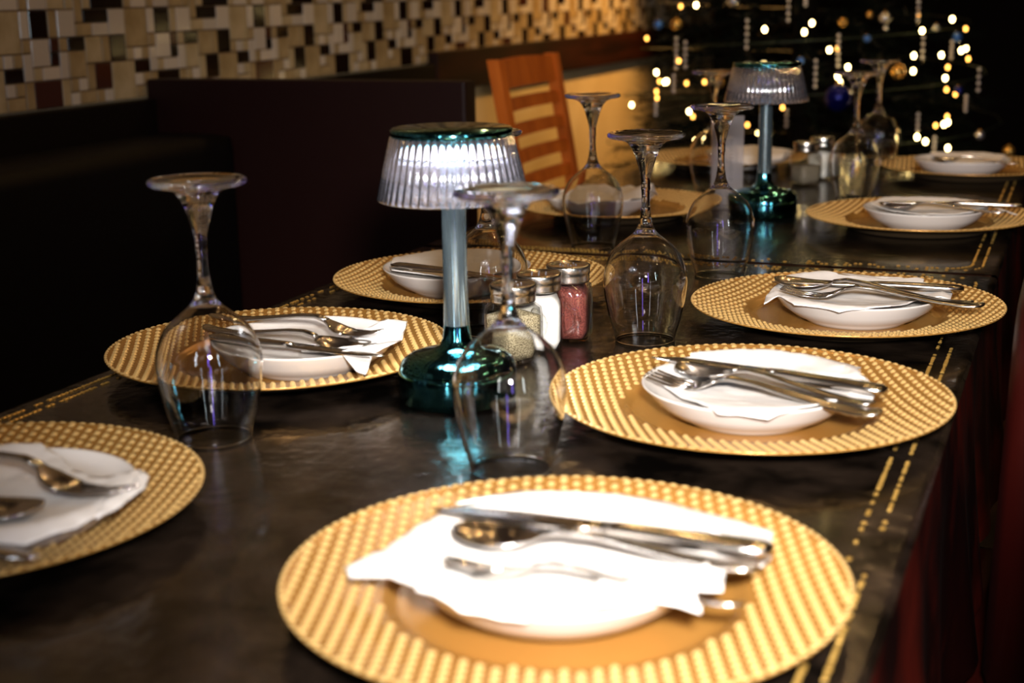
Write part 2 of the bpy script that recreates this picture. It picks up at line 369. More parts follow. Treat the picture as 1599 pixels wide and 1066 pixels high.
# ------------------------------------------------------------------ chargers
def charger_z(r):
    if r < .098: return .0060
    if r < .107: return .0060+(r-.098)/.009*.0055
    return .0115+(r-.107)/.058*.0105
def make_charger():
    t = thing('charger_plate')
    top = [(1e-5, .006), (.05, .006), (.092, .006), (.098, .0062), (.101, .0078), (.104, .0104), (.107, .0116)]
    top += [(r, charger_z(r)) for r in (.12, .14, .155, .1632)]+[(.165, .0226), (.1656, .0220), (.165, .0208)]
    G().lathe(top, 96).build('plate_body', M['gold'], t)
    und = [(.165, .0208), (.14, .0165), (.108, .0088), (.104, .002), (.1, .0004), (.094, .0004), (.092, .003), (1e-5, .003)]
    G().lathe(und, 96).build('underside', M['gold_under'], t)
    g = G(); U1, V1 = .0087, .0100
    for i in range(-20, 21):
        for j in range(-20, 21):
            x, y = i*U1, (j+(.5 if i % 2 else 0))*V1
            if not (.108 < math.hypot(x, y) < .1625): continue
            n = 3; v, f = [], []
            for a in range(n+1):
                for b in range(n+1):
                    p, q = a/n*2-1, b/n*2-1
                    X, Y = x+p*.0029, y+q*.0031
                    r = math.hypot(X, Y); h = .0020*(1-abs(p)**3)*(1-abs(q)**3) if abs(p) < 1 and abs(q) < 1 else (-.0004)
                    v.append((X, Y, charger_z(min(r, .1645))+h))
            for a in range(n):
                for b in range(n): f.append((a*(n+1)+b, (a+1)*(n+1)+b, (a+1)*(n+1)+b+1, a*(n+1)+b+1))
            g.add(v, f)
    g.build('woven_rim', M['gold_stud'], t)['kind'] = 'stuff'
    g = G()
    for j in range(120):
        a = 2*math.pi*j/120; mx = Matrix.Rotation(a, 4, 'Z') @ Matrix.Translation((.1640, 0, .0222))
        g.add([(-.0014, -.0028, 0), (.0014, -.0028, 0), (.0014, .0028, 0), (-.0014, .0028, 0), (-.0006, -.0014, .0011), (.0006, -.0014, .0011), (.0006, .0014, .0011), (-.0006, .0014, .0011)],
              [(4, 5, 6, 7), (0, 1, 5, 4), (1, 2, 6, 5), (2, 3, 7, 6), (3, 0, 4, 7)], 0, mx)
    g.build('rim_edge', M['gold_stud'], t)['kind'] = 'stuff'
    return t
SET = dict(  # charger centre x, y; dish centre x, y; rotation of the weave
    R1=((-.262, .732), (-.263, .722), .34), R2=((-.241, 1.142), (-.238, 1.122), .42), R3=((-.222, 1.527), (-.208, 1.512), -.25),
    R4=((-.214, 2.179), (-.203, 2.150), .9), R5=((-.186, 2.818), (-.201, 2.790), .1),
    L1=((-.700, .722), (-.650, .706), .3), L2=((-.710, 1.168), (-.672, 1.152), .55), L3=((-.671, 1.550), (-.680, 1.530), .1),
    L4=((-.682, 2.178), (-.705, 2.150), .9), L5=((-.665, 2.857), (-.610, 2.820), .4))
CH = dict(
    R1='gold woven-rim charger plate nearest the camera at bottom centre',
    R2='gold woven-rim charger second along the right side, under the four-tined fork',
    R3='gold woven-rim charger third along the right side, just before the table seam',
    R4='gold charger on the far table just right of the far lamp',
    R5='farthest gold charger on the right, below the tree lights',
    L1='gold woven-rim charger cut off by the left edge of the photo',
    L2='gold woven-rim charger behind the leftmost wine glass',
    L3='gold charger behind the stem of the near lamp',
    L4='gold charger below the orange slat-back chair',
    L5='farthest gold charger on the left, behind the clear acrylic stand')
proto = make_charger()
def place(proto, used, key):
    if not used: used.append(1); return proto
    return copy_tree(proto)
u1 = []
for k, (c, d, rz) in SET.items():
    o = place(proto, u1, k); o.location = (*c, TZ+.0004); o.rotation_euler = (0, 0, rz)
    tag(o, CH[k], 'charger plate', 'gold charger plates')

# ------------------------------------------------------------------ small white dishes
prof = [(1e-5, .0012), (.048, .0012), (.050, 0), (.053, 0), (.055, .0025), (.066, .0075), (.078, .0165), (.0865, .0270), (.0882, .0288), (.0884, .0298), (.0876, .0300),
        (.0858, .0288), (.080, .0248), (.074, .0226), (.066, .0218), (.03, .0212), (1e-5, .0212)]
dish0 = G().lathe(prof, 72).build('side_dish', M['white'])
DL = dict(
    R1='round white dish almost hidden under the big napkin nearest the camera', R2='round white dish holding the four-tined fork and spoon',
    R3='round white dish on the third right charger, before the seam', R4='round white dish beside the far lamp, with a dark spoon in it',
    R5='farthest white dish on the right, below the tree lights', L1='round white dish at the left photo edge',
    L2='round white dish right of the leftmost wine glass', L3='white dish behind the near lamp stem',
    L4='white dish below the orange slat-back chair', L5='white dish behind the far lamp stem')
u2 = []
for k, (c, d, rz) in SET.items():
    o = place(dish0, u2, k); o.location = (*d, TZ+.0066)
    tag(o, DL[k], 'dish', 'small white dishes')

# ------------------------------------------------------------------ napkins
def drape(k, x, y):
    c, d, _ = SET[k]; r = math.hypot(x-d[0], y-d[1]); rc = math.hypot(x-c[0], y-c[1])
    if r < .087: z = .0385-.009*(1-(r/.087)**2)
    else: z = .0385-(r-.087)*.33
    return max(z, charger_z(min(rc, .165))+.0045)
def point_in(P, x, y):
    ins = False
    for (a, b), (c, d) in zip(P, P[1:]+P[:1]):
        if (b > y) != (d > y) and x < (c-a)*(y-b)/(d-b)+a: ins = not ins
    return ins
def napkin_mesh(name, P, zf, thick=.0011, step=.006, amp=.0012, seed=0.):
    bm = bmesh.new()
    n = len(P); Q = []
    for i in range(n):                        # finer outline
        a, b = Vector(P[i]), Vector(P[(i+1) % n]); k = max(1, int((b-a).length/step))
        Q += [a+(b-a)*j/k for j in range(k)]
    vs = [bm.verts.new((p.x, p.y, 0)) for p in Q]
    bm.faces.new(vs)
    bmesh.ops.triangulate(bm, faces=bm.faces[:])
    x0, x1 = min(p.x for p in Q), max(p.x for p in Q); y0, y1 = min(p.y for p in Q), max(p.y for p in Q)
    for ax, lo, hi in ((0, x0, x1), (1, y0, y1)):
        t = lo+step
        while t < hi:
            co = [0, 0, 0]; no = [0, 0, 0]; co[ax] = t; no[ax] = 1
            bmesh.ops.bisect_plane(bm, geom=bm.verts[:]+bm.edges[:]+bm.faces[:], plane_co=co, plane_no=no, dist=1e-6)
            t += step
    for v in bm.verts:
        v.co.z = zf(v.co.x, v.co.y)+amp*noise.noise(Vector((v.co.x*26+seed, v.co.y*26, seed)))+amp*.5*noise.noise(Vector((v.co.x*80, v.co.y*80+seed, 3)))
    bmesh.ops.recalc_face_normals(bm, faces=bm.faces[:])
    if sum(f.normal.z for f in bm.faces) < 0: bmesh.ops.reverse_faces(bm, faces=bm.faces[:])
    top = bm.faces[:]
    ret = bmesh.ops.extrude_face_region(bm, geom=top)
    nv = [e for e in ret['geom'] if isinstance(e, bmesh.types.BMVert)]
    for v in nv: v.co.z += thick
    bmesh.ops.recalc_face_normals(bm, faces=bm.faces[:])
    d = bpy.data.meshes.new(name); bm.to_mesh(d); bm.free(); d.materials.append(M['napkin']); d.shade_smooth()
    return d
NK = dict(
 R1=[(735,752),(830,757),(960,770),(1120,782),(1175,792),(1207,803),(1205,850),(1190,872),(1135,875),(1128,922),(1082,926),(1095,950),(1030,948),(960,955),(900,967),(800,965),(720,952),(650,925),(610,903),(545,885),(538,868),(600,855),(645,832),(700,800),(690,790),(710,785)],
 R2=[(1092,529),(1180,549),(1270,560),(1345,565),(1337,582),(1358,598),(1368,615),(1360,630),(1300,634),(1200,656),(1120,650),(1060,620),(1030,600),(1040,578),(1078,562)],
 R3=[(1221,424),(1330,434),(1443,441),(1450,452),(1488,458),(1484,471),(1430,472),(1390,486),(1310,489),(1240,479),(1215,468),(1193,471),(1196,464),(1212,452),(1222,446)],
 R4=[(1383,311),(1470,312),(1545,316),(1590,323),(1530,328),(1518,336),(1450,338),(1390,330),(1360,322)],
 R5=[(1452,242),(1462,234),(1520,240),(1572,246),(1560,253),(1480,256)],
 L1=[(30,686),(55,698),(72,708),(98,718),(118,736),(155,748),(200,749),(222,742),(233,748),(228,765),(190,795),(120,825),(40,848),(-80,850),(-150,800),(-120,720),(-20,702)],
 L2=[(470,532),(540,524),(575,515),(600,507),(636,494),(633,515),(628,532),(604,546),(582,556),(570,573),(556,570),(530,558),(500,550),(470,546)],
 L3=[(614,410),(650,398),(700,391),(790,388),(806,405),(800,428),(730,434),(660,430),(612,428),(610,420)],
 L4=[(862,314),(880,302),(905,293),(950,287),(984,282),(1028,293),(1016,308),(980,318),(900,320)],
 L5=[(1122,240),(1150,232),(1190,230),(1228,236),(1222,246),(1180,250),(1140,248)])
NL = dict(
 R1='large crumpled white paper napkin nearest the camera, spread under knife and spoons', R2='white paper napkin folded under the knife beside the four-tined fork',
 R3='off-white paper napkin under crossed fork and spoon before the seam', R4='beige paper napkin on the dish right of the far lamp',
 R5='small napkin on the farthest right dish', L1='cream paper napkin at the left photo edge under dark cutlery',
 L2='white paper napkin with pointed corner right of the leftmost glass', L3='cream paper napkin behind the near lamp stem',
 L4='puffed white napkin below the orange slat-back chair', L5='pale folded napkin behind the far lamp stem')
for i, (k, P) in enumerate(NK.items()):
    c, d, _ = SET[k]
    W = [at(px, py, .034) for px, py in P]; O = Vector((*d, TZ))
    zf = (lambda x, y, k=k, O=O: drape(k, x+O.x, y+O.y))
    if k == 'L4': zf = (lambda x, y, k=k, O=O: drape(k, x+O.x, y+O.y)+.016*max(0, 1-math.hypot(x-.07, y-.03)/.05)+.012*max(0, 1-math.hypot(x+.03, y)/.05))
    if k == 'L5': zf = (lambda x, y, k=k, O=O: drape(k, x+O.x, y+O.y)+.012*max(0, 1-math.hypot(x, y)/.06))
    t = thing('paper_napkin', NL[k], 'napkin', 'paper napkins on the dishes', O)
    link('sheet', napkin_mesh('sheet', [(p.x-O.x, p.y-O.y) for p in W], zf, seed=i*3.1, amp=.002), t)
    if k in ('R1', 'R2', 'R3', 'L2', 'L1'):
        F = dict(R1=[(735,752),(830,757),(960,770),(1120,782),(1175,792),(1207,803),(1205,846),(1080,826),(900,803),(712,786)],
                 R2=[(1092,529),(1180,549),(1270,560),(1345,565),(1337,582),(1350,598),(1220,578),(1078,561)],
                 R3=[(1221,424),(1330,434),(1443,441),(1440,449),(1330,443),(1215,440)],
                 L2=[(548,520),(600,506),(636,494),(633,515),(624,532),(590,542),(560,536)],
                 L1=[(222,742),(233,748),(226,765),(190,792),(150,810),(165,790),(205,768)])[k]
        Wf = [at(px, py, .037) for px, py in F]
        link('folded_layer', napkin_mesh('folded_layer', [(p.x-O.x, p.y-O.y) for p in Wf], (lambda x, y, zf=zf: zf(x, y)+.0026), seed=i*3.1, amp=.0018, thick=.0016), t)
    if k == 'R1':
        F = [(940,905),(1000,900),(1130,905),(1128,922),(1082,926),(1095,950),(1010,944),(940,948),(900,955),(905,925)]
        Wf = [at(px, py, .040) for px, py in F]
        link('turned_corner', napkin_mesh('turned_corner', [(p.x-O.x, p.y-O.y) for p in Wf], (lambda x, y, zf=zf: zf(x, y)+.0065), seed=9, amp=.003, thick=.001), t)
        F = [(655,905),(700,890),(745,905),(790,930),(850,955),(820,968),(720,955),(650,925)]
        Wf = [at(px, py, .040) for px, py in F]
        link('turned_corner', napkin_mesh('turned_corner', [(p.x-O.x, p.y-O.y) for p in Wf], (lambda x, y, zf=zf: zf(x, y)+.0060), seed=4, amp=.003, thick=.001), t)

# ------------------------------------------------------------------ cutlery
def loft(secs, n=5):
    """secs: (x, half width, z, thickness, crown[, y shift]); crown > 0 is dished"""
    v, f = [], []; K = 2*(n+1)
    for s in secs:
        x, w, z, t, cr = s[:5]; ys = s[5] if len(s) > 5 else 0
        up = [(x, ys+w*(2*i/n-1), z+t/2-cr*(1-(2*i/n-1)**2)) for i in range(n+1)]
        dn = [(x, ys+w*(2*i/n-1), z-t/2-cr*(1-(2*i/n-1)**2)) for i in range(n, -1, -1)]
        v += up+dn
    for j in range(len(secs)-1):
        for i in range(K): f.append((j*K+i, (j+1)*K+i, (j+1)*K+(i+1) % K, j*K+(i+1) % K))
    f.append(tuple(range(K))); f.append(tuple((len(secs)-1)*K+i for i in range(K))[::-1])
    return v, f
def obj_loft(name, secs, parent, n=5):
    v, f = loft(secs, n); return link(name, me(name, v, f, M['steel']), parent)
HAND = [(.062, .0030, .0125, .0034, -.0002), (.075, .0028, .0150, .0034, -.0002), (.095, .0034, .0135, .0030, -.0004), (.125, .0052, .0085, .0026, -.0006), (.155, .0072, .0040, .0024, -.0008),
        (.178, .0086, .0020, .0024, -.0006), (.190, .0086, .0024, .0024, -.0004), (.197, .0064, .0036, .0024, 0), (.200, .0024, .0044, .002, 0)]
def make_spoon():
    t = thing('spoon'); s = []
    for i in range(13):
        u = i/12; x = .062*u; w = .0205*(math.sin(math.pi*min(1, (u*.93+.03))**.80))**.62 if 0 < u < 1 else .002
        w = max(w, .003); s.append((x, w, .0115-.0035*math.sin(math.pi*u), .0013, .0075*math.sin(math.pi*u)**.7 if 0 < u < 1 else 0))
    obj_loft('bowl', s, t, 10); obj_loft('handle', [(.0600, .0032, .0118, .0024, 0)]+HAND, t); return t
def make_fork():
    t = thing('fork')
    head = [(.040, .0112, .0040, .0018, .0012), (.048, .0110, .0052, .0020, .0016), (.055, .0085, .0080, .0024, .0012), (.060, .0045, .0105, .003, .0002), (.064, .0032, .0122, .0034, 0)]
    obj_loft('head', head, t, 6); obj_loft('handle', [(.0625, .0030, .0122, .0034, 0)]+HAND[1:], t)
    for y in (-.0090, -.0030, .0030, .0090):
        zc = .0012*(1-(y/.0112)**2)
        obj_loft('tine', [(0, .0006, .0105, .001, 0, y), (.006, .0012, .0085, .0014, 0, y), (.022, .0016, .0045, .0016, 0, y), (.042, .0019, .0040-zc, .0018, 0, y)], t, 3)
    return t
def make_knife():
    t = thing('knife')
    obj_loft('blade', [(0, .0008, .0040, .0009, 0, -.004), (.006, .0035, .0040, .0011, 0, -.003), (.02, .0072, .0042, .0014, 0, -.001), (.05, .0088, .0045, .0016, 0), (.09, .0082, .0048, .0020, 0), (.108, .0050, .0052, .004, 0)], t, 3)
    obj_loft('handle', [(.104, .0042, .0052, .0050, -.0003), (.115, .0050, .0052, .0056, -.0006), (.15, .0064, .0046, .0060, -.0010), (.185, .0080, .0040, .0060, -.0010), (.198, .0078, .0040, .0052, -.0005), (.203, .0040, .0040, .003, 0)], t, 5)
    return t
P0 = {'spoon': make_spoon(), 'fork': make_fork(), 'knife': make_knife()}; LEN = {'spoon': .200, 'fork': .200, 'knife': .203}; uc = {k: [] for k in P0}
def cutlery(kind, tip, end, label, zt=.0385, ze=.038, tilt=0., length=None):
    o = place(P0[kind], uc[kind], 0)
    a = at(*tip, zt+.006); b = at(*end, ze+.003); a.z -= .006; b.z -= .003
    X = (b-a); L = X.length; X.normalize(); Z = Vector((0, 0, 1)); Y = Z.cross(X).normalized(); Z = X.cross(Y)
    s = L/LEN[kind]; mx = Matrix((X, Y, Z)).transposed().to_4x4() @ Matrix.Rotation(tilt, 4, 'X') @ Matrix.Diagonal((s, min(max(s, .85), 1.15), min(max(s, .85), 1.1), 1))
    mx.translation = a; o.matrix_world = mx
    tag(o, label, kind, {'spoon': 'steel spoons', 'fork': 'steel forks', 'knife': 'steel knives'}[kind])
cutlery('knife', (680, 788), (1207, 862), 'long steel knife nearest the camera, across the top of the big napkin', .040, .040)
cutlery('spoon', (707, 832), (1187, 884), 'steel spoon with clear bowl lying mid napkin, nearest the camera', .0365, .036)
cutlery('spoon', (692, 880), (1165, 945), 'steel spoon partly buried in the napkin folds, nearest the camera', .0355, .034, tilt=-.35)
cutlery('knife', (1021, 553), (1384, 612), 'steel knife lying on the folded napkin behind the four-tined fork')
cutlery('spoon', (1058, 574), (1366, 630), 'steel spoon between knife and four-tined fork', .034, .036)
cutlery('fork', (1014, 588), (1378, 646), 'steel fork with four clear tines on the second right dish', .032, .033, tilt=.1)
cutlery('knife', (1206, 436), (1505, 452), 'steel knife along the back of the third right dish')
cutlery('spoon', (1210, 441), (1520, 474), 'steel spoon lying under the fork on the third right dish', .034, .034)
cutlery('fork', (1221, 455), (1538, 477), 'steel fork crossing over a spoon on the third right dish', .035, .037)
cutlery('knife', (1372, 313), (1597, 322), 'thin steel knife on the setting right of the far lamp')
cutlery('spoon', (1374, 321), (1572, 331), 'dark-bowled spoon on the setting right of the far lamp', .033, .035)
cutlery('spoon', (1458, 248), (1592, 254), 'small dim spoon on the farthest right dish', .034, .034)
cutlery('fork', (195, 776), (-200, 690), 'dark-reflecting fork at the left photo edge, tines pointing right', .034, .040, tilt=.1)
cutlery('spoon', (66, 800), (-330, 775), 'spoon tip entering at the left photo edge below the fork', .034, .038)
cutlery('knife', (56, 868), (-350, 800), 'black-looking knife end lowest at the left photo edge', .030, .040)
cutlery('fork', (601, 523), (330, 492), 'steel fork on the dish right of the leftmost glass, upper piece', .038, .039)
cutlery('spoon', (575, 546), (318, 512), 'steel spoon beneath the fork right of the leftmost glass', .031, .036)
cutlery('knife', (597, 553), (330, 528), 'steel knife lowest on the dish right of the leftmost glass', .035, .035)
cutlery('knife', (815, 436), (613, 414), 'steel knife on the dish behind the near lamp stem')

# ------------------------------------------------------------------ upside-down wine glasses
def make_glass():
    t = thing('wine_glass')
    out = [(.0305, 0), (.0325, .010), (.0362, .0215), (.0405, .0415), (.0424, .055), (.0430, .064), (.0414, .0765), (.0352, .0910), (.0258, .1010), (.0160, .1085), (.0106, .1140), (.0072, .1210), (.0056, .1280)]
    sub = []
    for i in range(len(out)-1):              # smooth outline
        p0, p1, p2, p3 = out[max(i-1, 0)], out[i], out[i+1], out[min(i+2, len(out)-1)]
        for k in range(3):
            u = k/3; sub.append(tuple(.5*((2*p1[a])+(p2[a]-p0[a])*u+(2*p0[a]-5*p1[a]+4*p2[a]-p3[a])*u*u+(3*p1[a]-p0[a]-3*p2[a]+p3[a])*u**3) for a in (0, 1)))
    inn = [(max(r-.0013, 1e-5), z) for r, z in sub if z < .1105]+[(.006, .1145), (1e-5, .1160)]
    bowl = inn[::-1]+[(.0298, .0002)]+sub+[(.0056, .1280)]
    G().lathe(bowl+[(1e-5, .1280)], 56).build('bowl', M['glass'], t)
    st = [(1e-5, .1281), (.0056, .1281), (.0044, .138), (.0040, .148), (.0044, .1545), (.0049, .157), (.0045, .160), (.0050, .168), (.0066, .175), (.0090, .183), (.0108, .1895), (.0145, .1975), (.0180, .2020), (1e-5, .2020)]
    G().lathe(st, 32).build('stem', M['glass'], t)
    ft = [(1e-5, .2021), (.0180, .2021), (.0215, .2045), (.0300, .2070), (.0368, .2078), (.0388, .2094), (.0388, .2116), (.0370, .2130), (.0300, .2122), (.018, .2108), (1e-5, .2100)]
    G().lathe(ft, 56).build('foot', M['glass'], t)
    return t
gl0 = make_glass(); ug = []
for (px, py, lab) in (
    (335, 683, 'upside-down wine glass on the left, standing alone before the dark booth'),
    (798, 732, 'upside-down wine glass nearest the camera, in front of the near lamp'),
    (1007, 531, 'upside-down wine glass in the middle, right of the red spice jar'),
    (926, 384, 'upside-down wine glass beside the orange slat-back chair'),
    (1123, 430, 'upside-down wine glass by the table seam, before the clear acrylic stand'),
    (1333, 309, 'upside-down wine glass right of the far shakers'),
    (1368, 264, 'farthest upside-down wine glass, before the tree lights'),
    (1113, 299, 'upside-down wine glass behind the clear acrylic stand'),
    (763, 517, 'upside-down wine glass mostly hidden behind the near lamp')):
    o = place(gl0, ug, 0); o.location = at(px, py, .0006); o.rotation_euler = (0, 0, random.uniform(0, 6))
    tag(o, lab, 'wine glass', 'upside-down wine glasses')

# ------------------------------------------------------------------ table lamps
def make_lamp():
    t = thing('table_lamp')
    G().lathe([(1e-5, .0005), (.0500, .0005), (.0520, .0025), (.0525, .027), (.0515, .0300), (.0490, .0312), (.047, .0312)], 64).build('base_drum', M['teal'], t)
    dm = [(.0515, .0310), (.0485, .0360), (.0425, .0405), (.0325, .0435), (.0225, .0455), (.0155, .0490), (.0125, .0560), (.0112, .0680)]
    G().lathe(dm, 96, rf=lambda a, i: 1+(.014*math.cos(a*40) if 0 < i < 5 else 0)).build('base_dome', M['teal'], t)
    G().lathe([(.0112, .0675), (.0108, .10), (.0106, .16), (.0104, .2330)], 32).build('stem', M['stem'], t)
    n = 384; ri = lambda a, i: 1+(.030 if i < 3 else .012)*abs(math.sin(a*25))
    sh = [(.0515, .2330), (.0580, .2060), (.0640, .1800), (.0635, .1790), (.0618, .1800), (.0562, .2060), (.0500, .2330)]
    G().lathe(sh, n, rf=ri, close=True).build('shade', M['shade'], t)
    G().lathe([(1e-5, .2325), (.0500, .2325), (.0522, .2330), (.0525, .2385), (.0505, .2400), (1e-5, .2400)], 64).build('top_cap', M['teal'], t)
    return t
lamp0 = make_lamp()
lamp0.location = at(716, 622, .0006)
tag(lamp0, 'lit cordless table lamp with ribbed clear shade on the near table', 'lamp', 'cordless table lamps')
lamp1 = copy_tree(lamp0); lamp1.location = at(1192, 336, .0006); lamp1.rotation_euler = (0, 0, .7)
lamp1['label'] = 'unlit far table lamp with ribbed iridescent shade, before the tree'
light('lamp_led', 'POINT', lamp0.location+Vector((0, 0, .222)), .95, (1, .97, .95), .012)
G().lathe([(.0125, .2312), (.0470, .2312), (.0470, .2322), (.0125, .2322)], 48, close=True).build('led_ring', M['led'], lamp0)

# ------------------------------------------------------------------ mason jar shakers
def sq(a, i): c, s = abs(math.cos(a)), abs(math.sin(a)); return 1/((c**5+s**5)**(1/5.))*.93
def make_jar(fillm, level, handle=True):
    t = thing('mason_jar_shaker')
    rr = lambda a, i: sq(a, i) if i in rr.q else 1
    pr = [(1e-5, .0004), (.0215, .0004), (.0245, .0035), (.0252, .012), (.0252, .048), (.0240, .056), (.0200, .0610), (.0188, .0640), (.0188, .0715),
          (.0174, .0715), (.0174, .0645), (.0186, .0605), (.0225, .0550), (.0236, .0475), (.0236, .012), (.0226, .0050), (.0190, .0034), (1e-5, .0034)]
    rr.q = {1, 2, 3, 4, 5, 12, 13, 14, 15, 16}
    G().lathe(pr, 48, rf=rr).build('glass_body', M['jar_glass'], t)
    h = level; fr = lambda a, i: sq(a, i) if i in (1, 2, 3) or h < .05 else 1
    G().lathe([(1e-5, .0037), (.0192, .0037), (.0229, .012), (.0229, min(h, .047))]+([(.0170, .0585), (.0166, h)] if h > .055 else [])+[(1e-5, h+.001)], 40, rf=fr).build('spice_fill', fillm, t)
    ld = [(.0192, .0615), (.0218, .0612), (.0222, .0625), (.0218, .0640), (.0222, .0665), (.0218, .0680), (.0224, .0700), (.0228, .0770), (.0222, .0785), (.0190, .0788), (.0185, .0782), (1e-5, .0784)]
    l = G().lathe(ld, 48).build('screw_lid', M['lid'], t)
    g = G()
    for (x, y) in [(0, 0)]+[(.008*math.cos(k*math.pi/3), .008*math.sin(k*math.pi/3)) for k in range(6)]: g.lathe([(1e-5, .0791), (.0009, .0791), (.0010, .0780)], 8, mx=Matrix.Translation((x, y, 0)))
    g.build('shaker_holes', M['ink'], l)
    if handle:
        P = [(0, -.0250-.0135*math.sin(math.pi*i/14)**.8 if 0 < i < 14 else -.0240, .048-.034*i/14) for i in range(15)]
        G().tube(P, [.0028+.0007*math.sin(math.pi*i/14) for i in range(15)], 10).build('handle', M['jar_glass'], t)
    return t
for (px, py, fm, lv, lab, rz) in (
    (888, 528, 'red_spice', .056, 'handled mason jar shaker filled with red spice', .15),
    (843, 545, 'salt', .058, 'mason jar shaker of white salt between pepper and red spice', 1.9),
    (803, 565, 'pepper', .054, 'mason jar shaker of tan ground pepper behind the nearest glass', 2.6),
    (1257, 288, 'grey_pepper', .035, 'far mason jar shaker half full of grey pepper', 2.4),
    (1283, 279, 'salt', .052, 'far mason jar shaker of salt behind the grey pepper', 2.7)):
    t = make_jar(M[fm], lv); t.location = at(px, py, .0006); t.rotation_euler = (0, 0, rz)
    tag(t, lab, 'shaker', 'mason jar shakers')

# clear acrylic stand with faint upright print
c = at(1134, 326, .0006)
ac = thing('acrylic_stand', 'tall clear acrylic table stand with faint upright print', 'table stand', loc=c, rz=.36)
G().box((-.026, -.0045, .003), (.026, .0015, .152), ch=.0012).build('panel', M['acrylic'], ac, smooth=False)
G().box((-.030, -.020, 0), (.030, .020, .003), ch=.001).build('foot', M['acrylic'], ac, smooth=False)
g = G(); rr = random.Random(5); z = .035
while z < .115:
    h = rr.uniform(.002, .0045); wv = rr.uniform(.003, .007); g.box((.006-wv/2, -.0049, z), (.006+wv/2, -.0046, z+.0012))
    if rr.random() < .5: g.box((.006-wv/2, -.0049, z), (.006-wv/2+.0009, -.0046, z+h*.8))
    z += h+.0015
g.build('printed_lettering', M['ink'], ac, smooth=False)['kind'] = 'stuff'

# ------------------------------------------------------------------ chairs
def wood_chair(label, loc, rz, mt):
    t = thing('slat_back_chair', label, 'chair', loc=loc, rz=rz)
    def xb(z): return -.19 if z < .45 else -.19-.085*((z-.45)/.516)**1.1
    for s in (-1, 1):
        g = G(); zs = (0, .45, .62, .80, .966)
        for a, b in zip(zs[:-1], zs[1:]):
            v = []
            for z in (a, b): v += [(xb(z)-.013, s*.170-.016, z), (xb(z)+.013, s*.170-.016, z), (xb(z)+.013, s*.170+.016, z), (xb(z)-.013, s*.170+.016, z)]
            g.add(v, [(0, 1, 5, 4), (1, 2, 6, 5), (2, 3, 7, 6), (3, 0, 4, 7), (3, 2, 1, 0), (4, 5, 6, 7)])
        g.build('back_post', mt, t, smooth=False)
        G().box((.18, s*.165-.016, 0), (.212, s*.165+.016, .43), ch=.003).build('front_leg', mt, t, smooth=False)
    def slat(name, z0, z1, th=.009):
        g = G(); N = 10; v, f = [], []
        for i in range(N+1):
            y = -.156+.312*i/N; bow = -.010*(1-(y/.156)**2); cr = .004*(1-(y/.156)**2) if name == 'top_rail' else 0
            v += [(xb(z0)-th+bow, y, z0), (xb(z0)+th+bow, y, z0), (xb(z1)+th+bow, y, z1+cr), (xb(z1)-th+bow, y, z1+cr)]
        for i in range(N):
            for q in range(4): f.append((i*4+q, i*4+(q+1) % 4, (i+1)*4+(q+1) % 4, (i+1)*4+q))
        f += [(3, 2, 1, 0), (N*4, N*4+1, N*4+2, N*4+3)]
        g.add(v, f).build(name, mt, t, smooth=False)
    slat('top_rail', .905, .962)
    for k in range(6): slat('slat', .857-k*.055, .882-k*.055)
    G().box((-.205, -.19, .425), (.225, .19, .452), ch=.008).build('seat', mt, t, smooth=False)
    G().box((-.19, -.165, .37), (.20, -.145, .425)).box((-.19, .145, .37), (.20, .165, .425)).box((.18, -.165, .37), (.20, .165, .425)).build('seat_frame', mt, t, smooth=False)
    return t
wood_chair('orange-brown wooden slat-back chair standing by the cream wall', (-.868, 2.965, 0), 0, M['orange_wood'])

def dark_chair(label, loc, rz):
    t = thing('padded_chair', label, 'chair', 'dark red chairs on the right side', loc, rz)
    v, f = [], []                             # rounded padded back, outline in y-z, bevelled in x
    out = []
    for i in range(13): a = math.pi*i/24; out.append((.15+.055*math.cos(a), .80+.055*math.sin(a)))
    out = out+[(-y, z) for y, z in out[::-1]]+[(-.205, .50), (.205, .50)]
    cx, cz = 0, .67; rings = []
    for (x, s) in ((-.022, .90), (-.014, .975), (0, 1.0), (.014, .975), (.022, .90)):
        rings.append(len(v)); v += [(x-.008*((z-.5)/.36), cx+(y-cx)*s, cz+(z-cz)*s) for y, z in out]
    n = len(out)
    for r in range(4):
        for i in range(n): f.append((rings[r]+i, rings[r]+(i+1) % n, rings[r+1]+(i+1) % n, rings[r+1]+i))
    f += [tuple(range(n))[::-1], tuple(rings[4]+i for i in range(n))]
    g = G(); g.add(v, f); g.build('backrest', M['red_leather'], t)
    G().box((-.02, -.2, .435), (.40, .2, .485), ch=.015).build('seat_cushion', M['red_leather'], t)
    G().box((-.015, -.19, .395), (.39, .19, .434), ch=.003).build('seat_frame', M['cherry'], t, smooth=False)
    for x in (.0, .37):
        for y in (-.175, .175): G().box((x-.016, y-.016, 0), (x+.016, y+.016, .395), ch=.003).build('leg', M['cherry'], t, smooth=False)
    for y in (-.17, .17): G().box((-.02, y-.014, .44), (.0, y+.014, .52), ch=.002).build('back_bracket', M['cherry'], t, smooth=False)
    return t
dark_chair('dark red padded chair lowest at the right photo edge', (.012, .90, 0), math.pi)
dark_chair('dark red padded chair whose rounded top shows at the right photo edge', (-.024, 1.40, 0), math.pi)

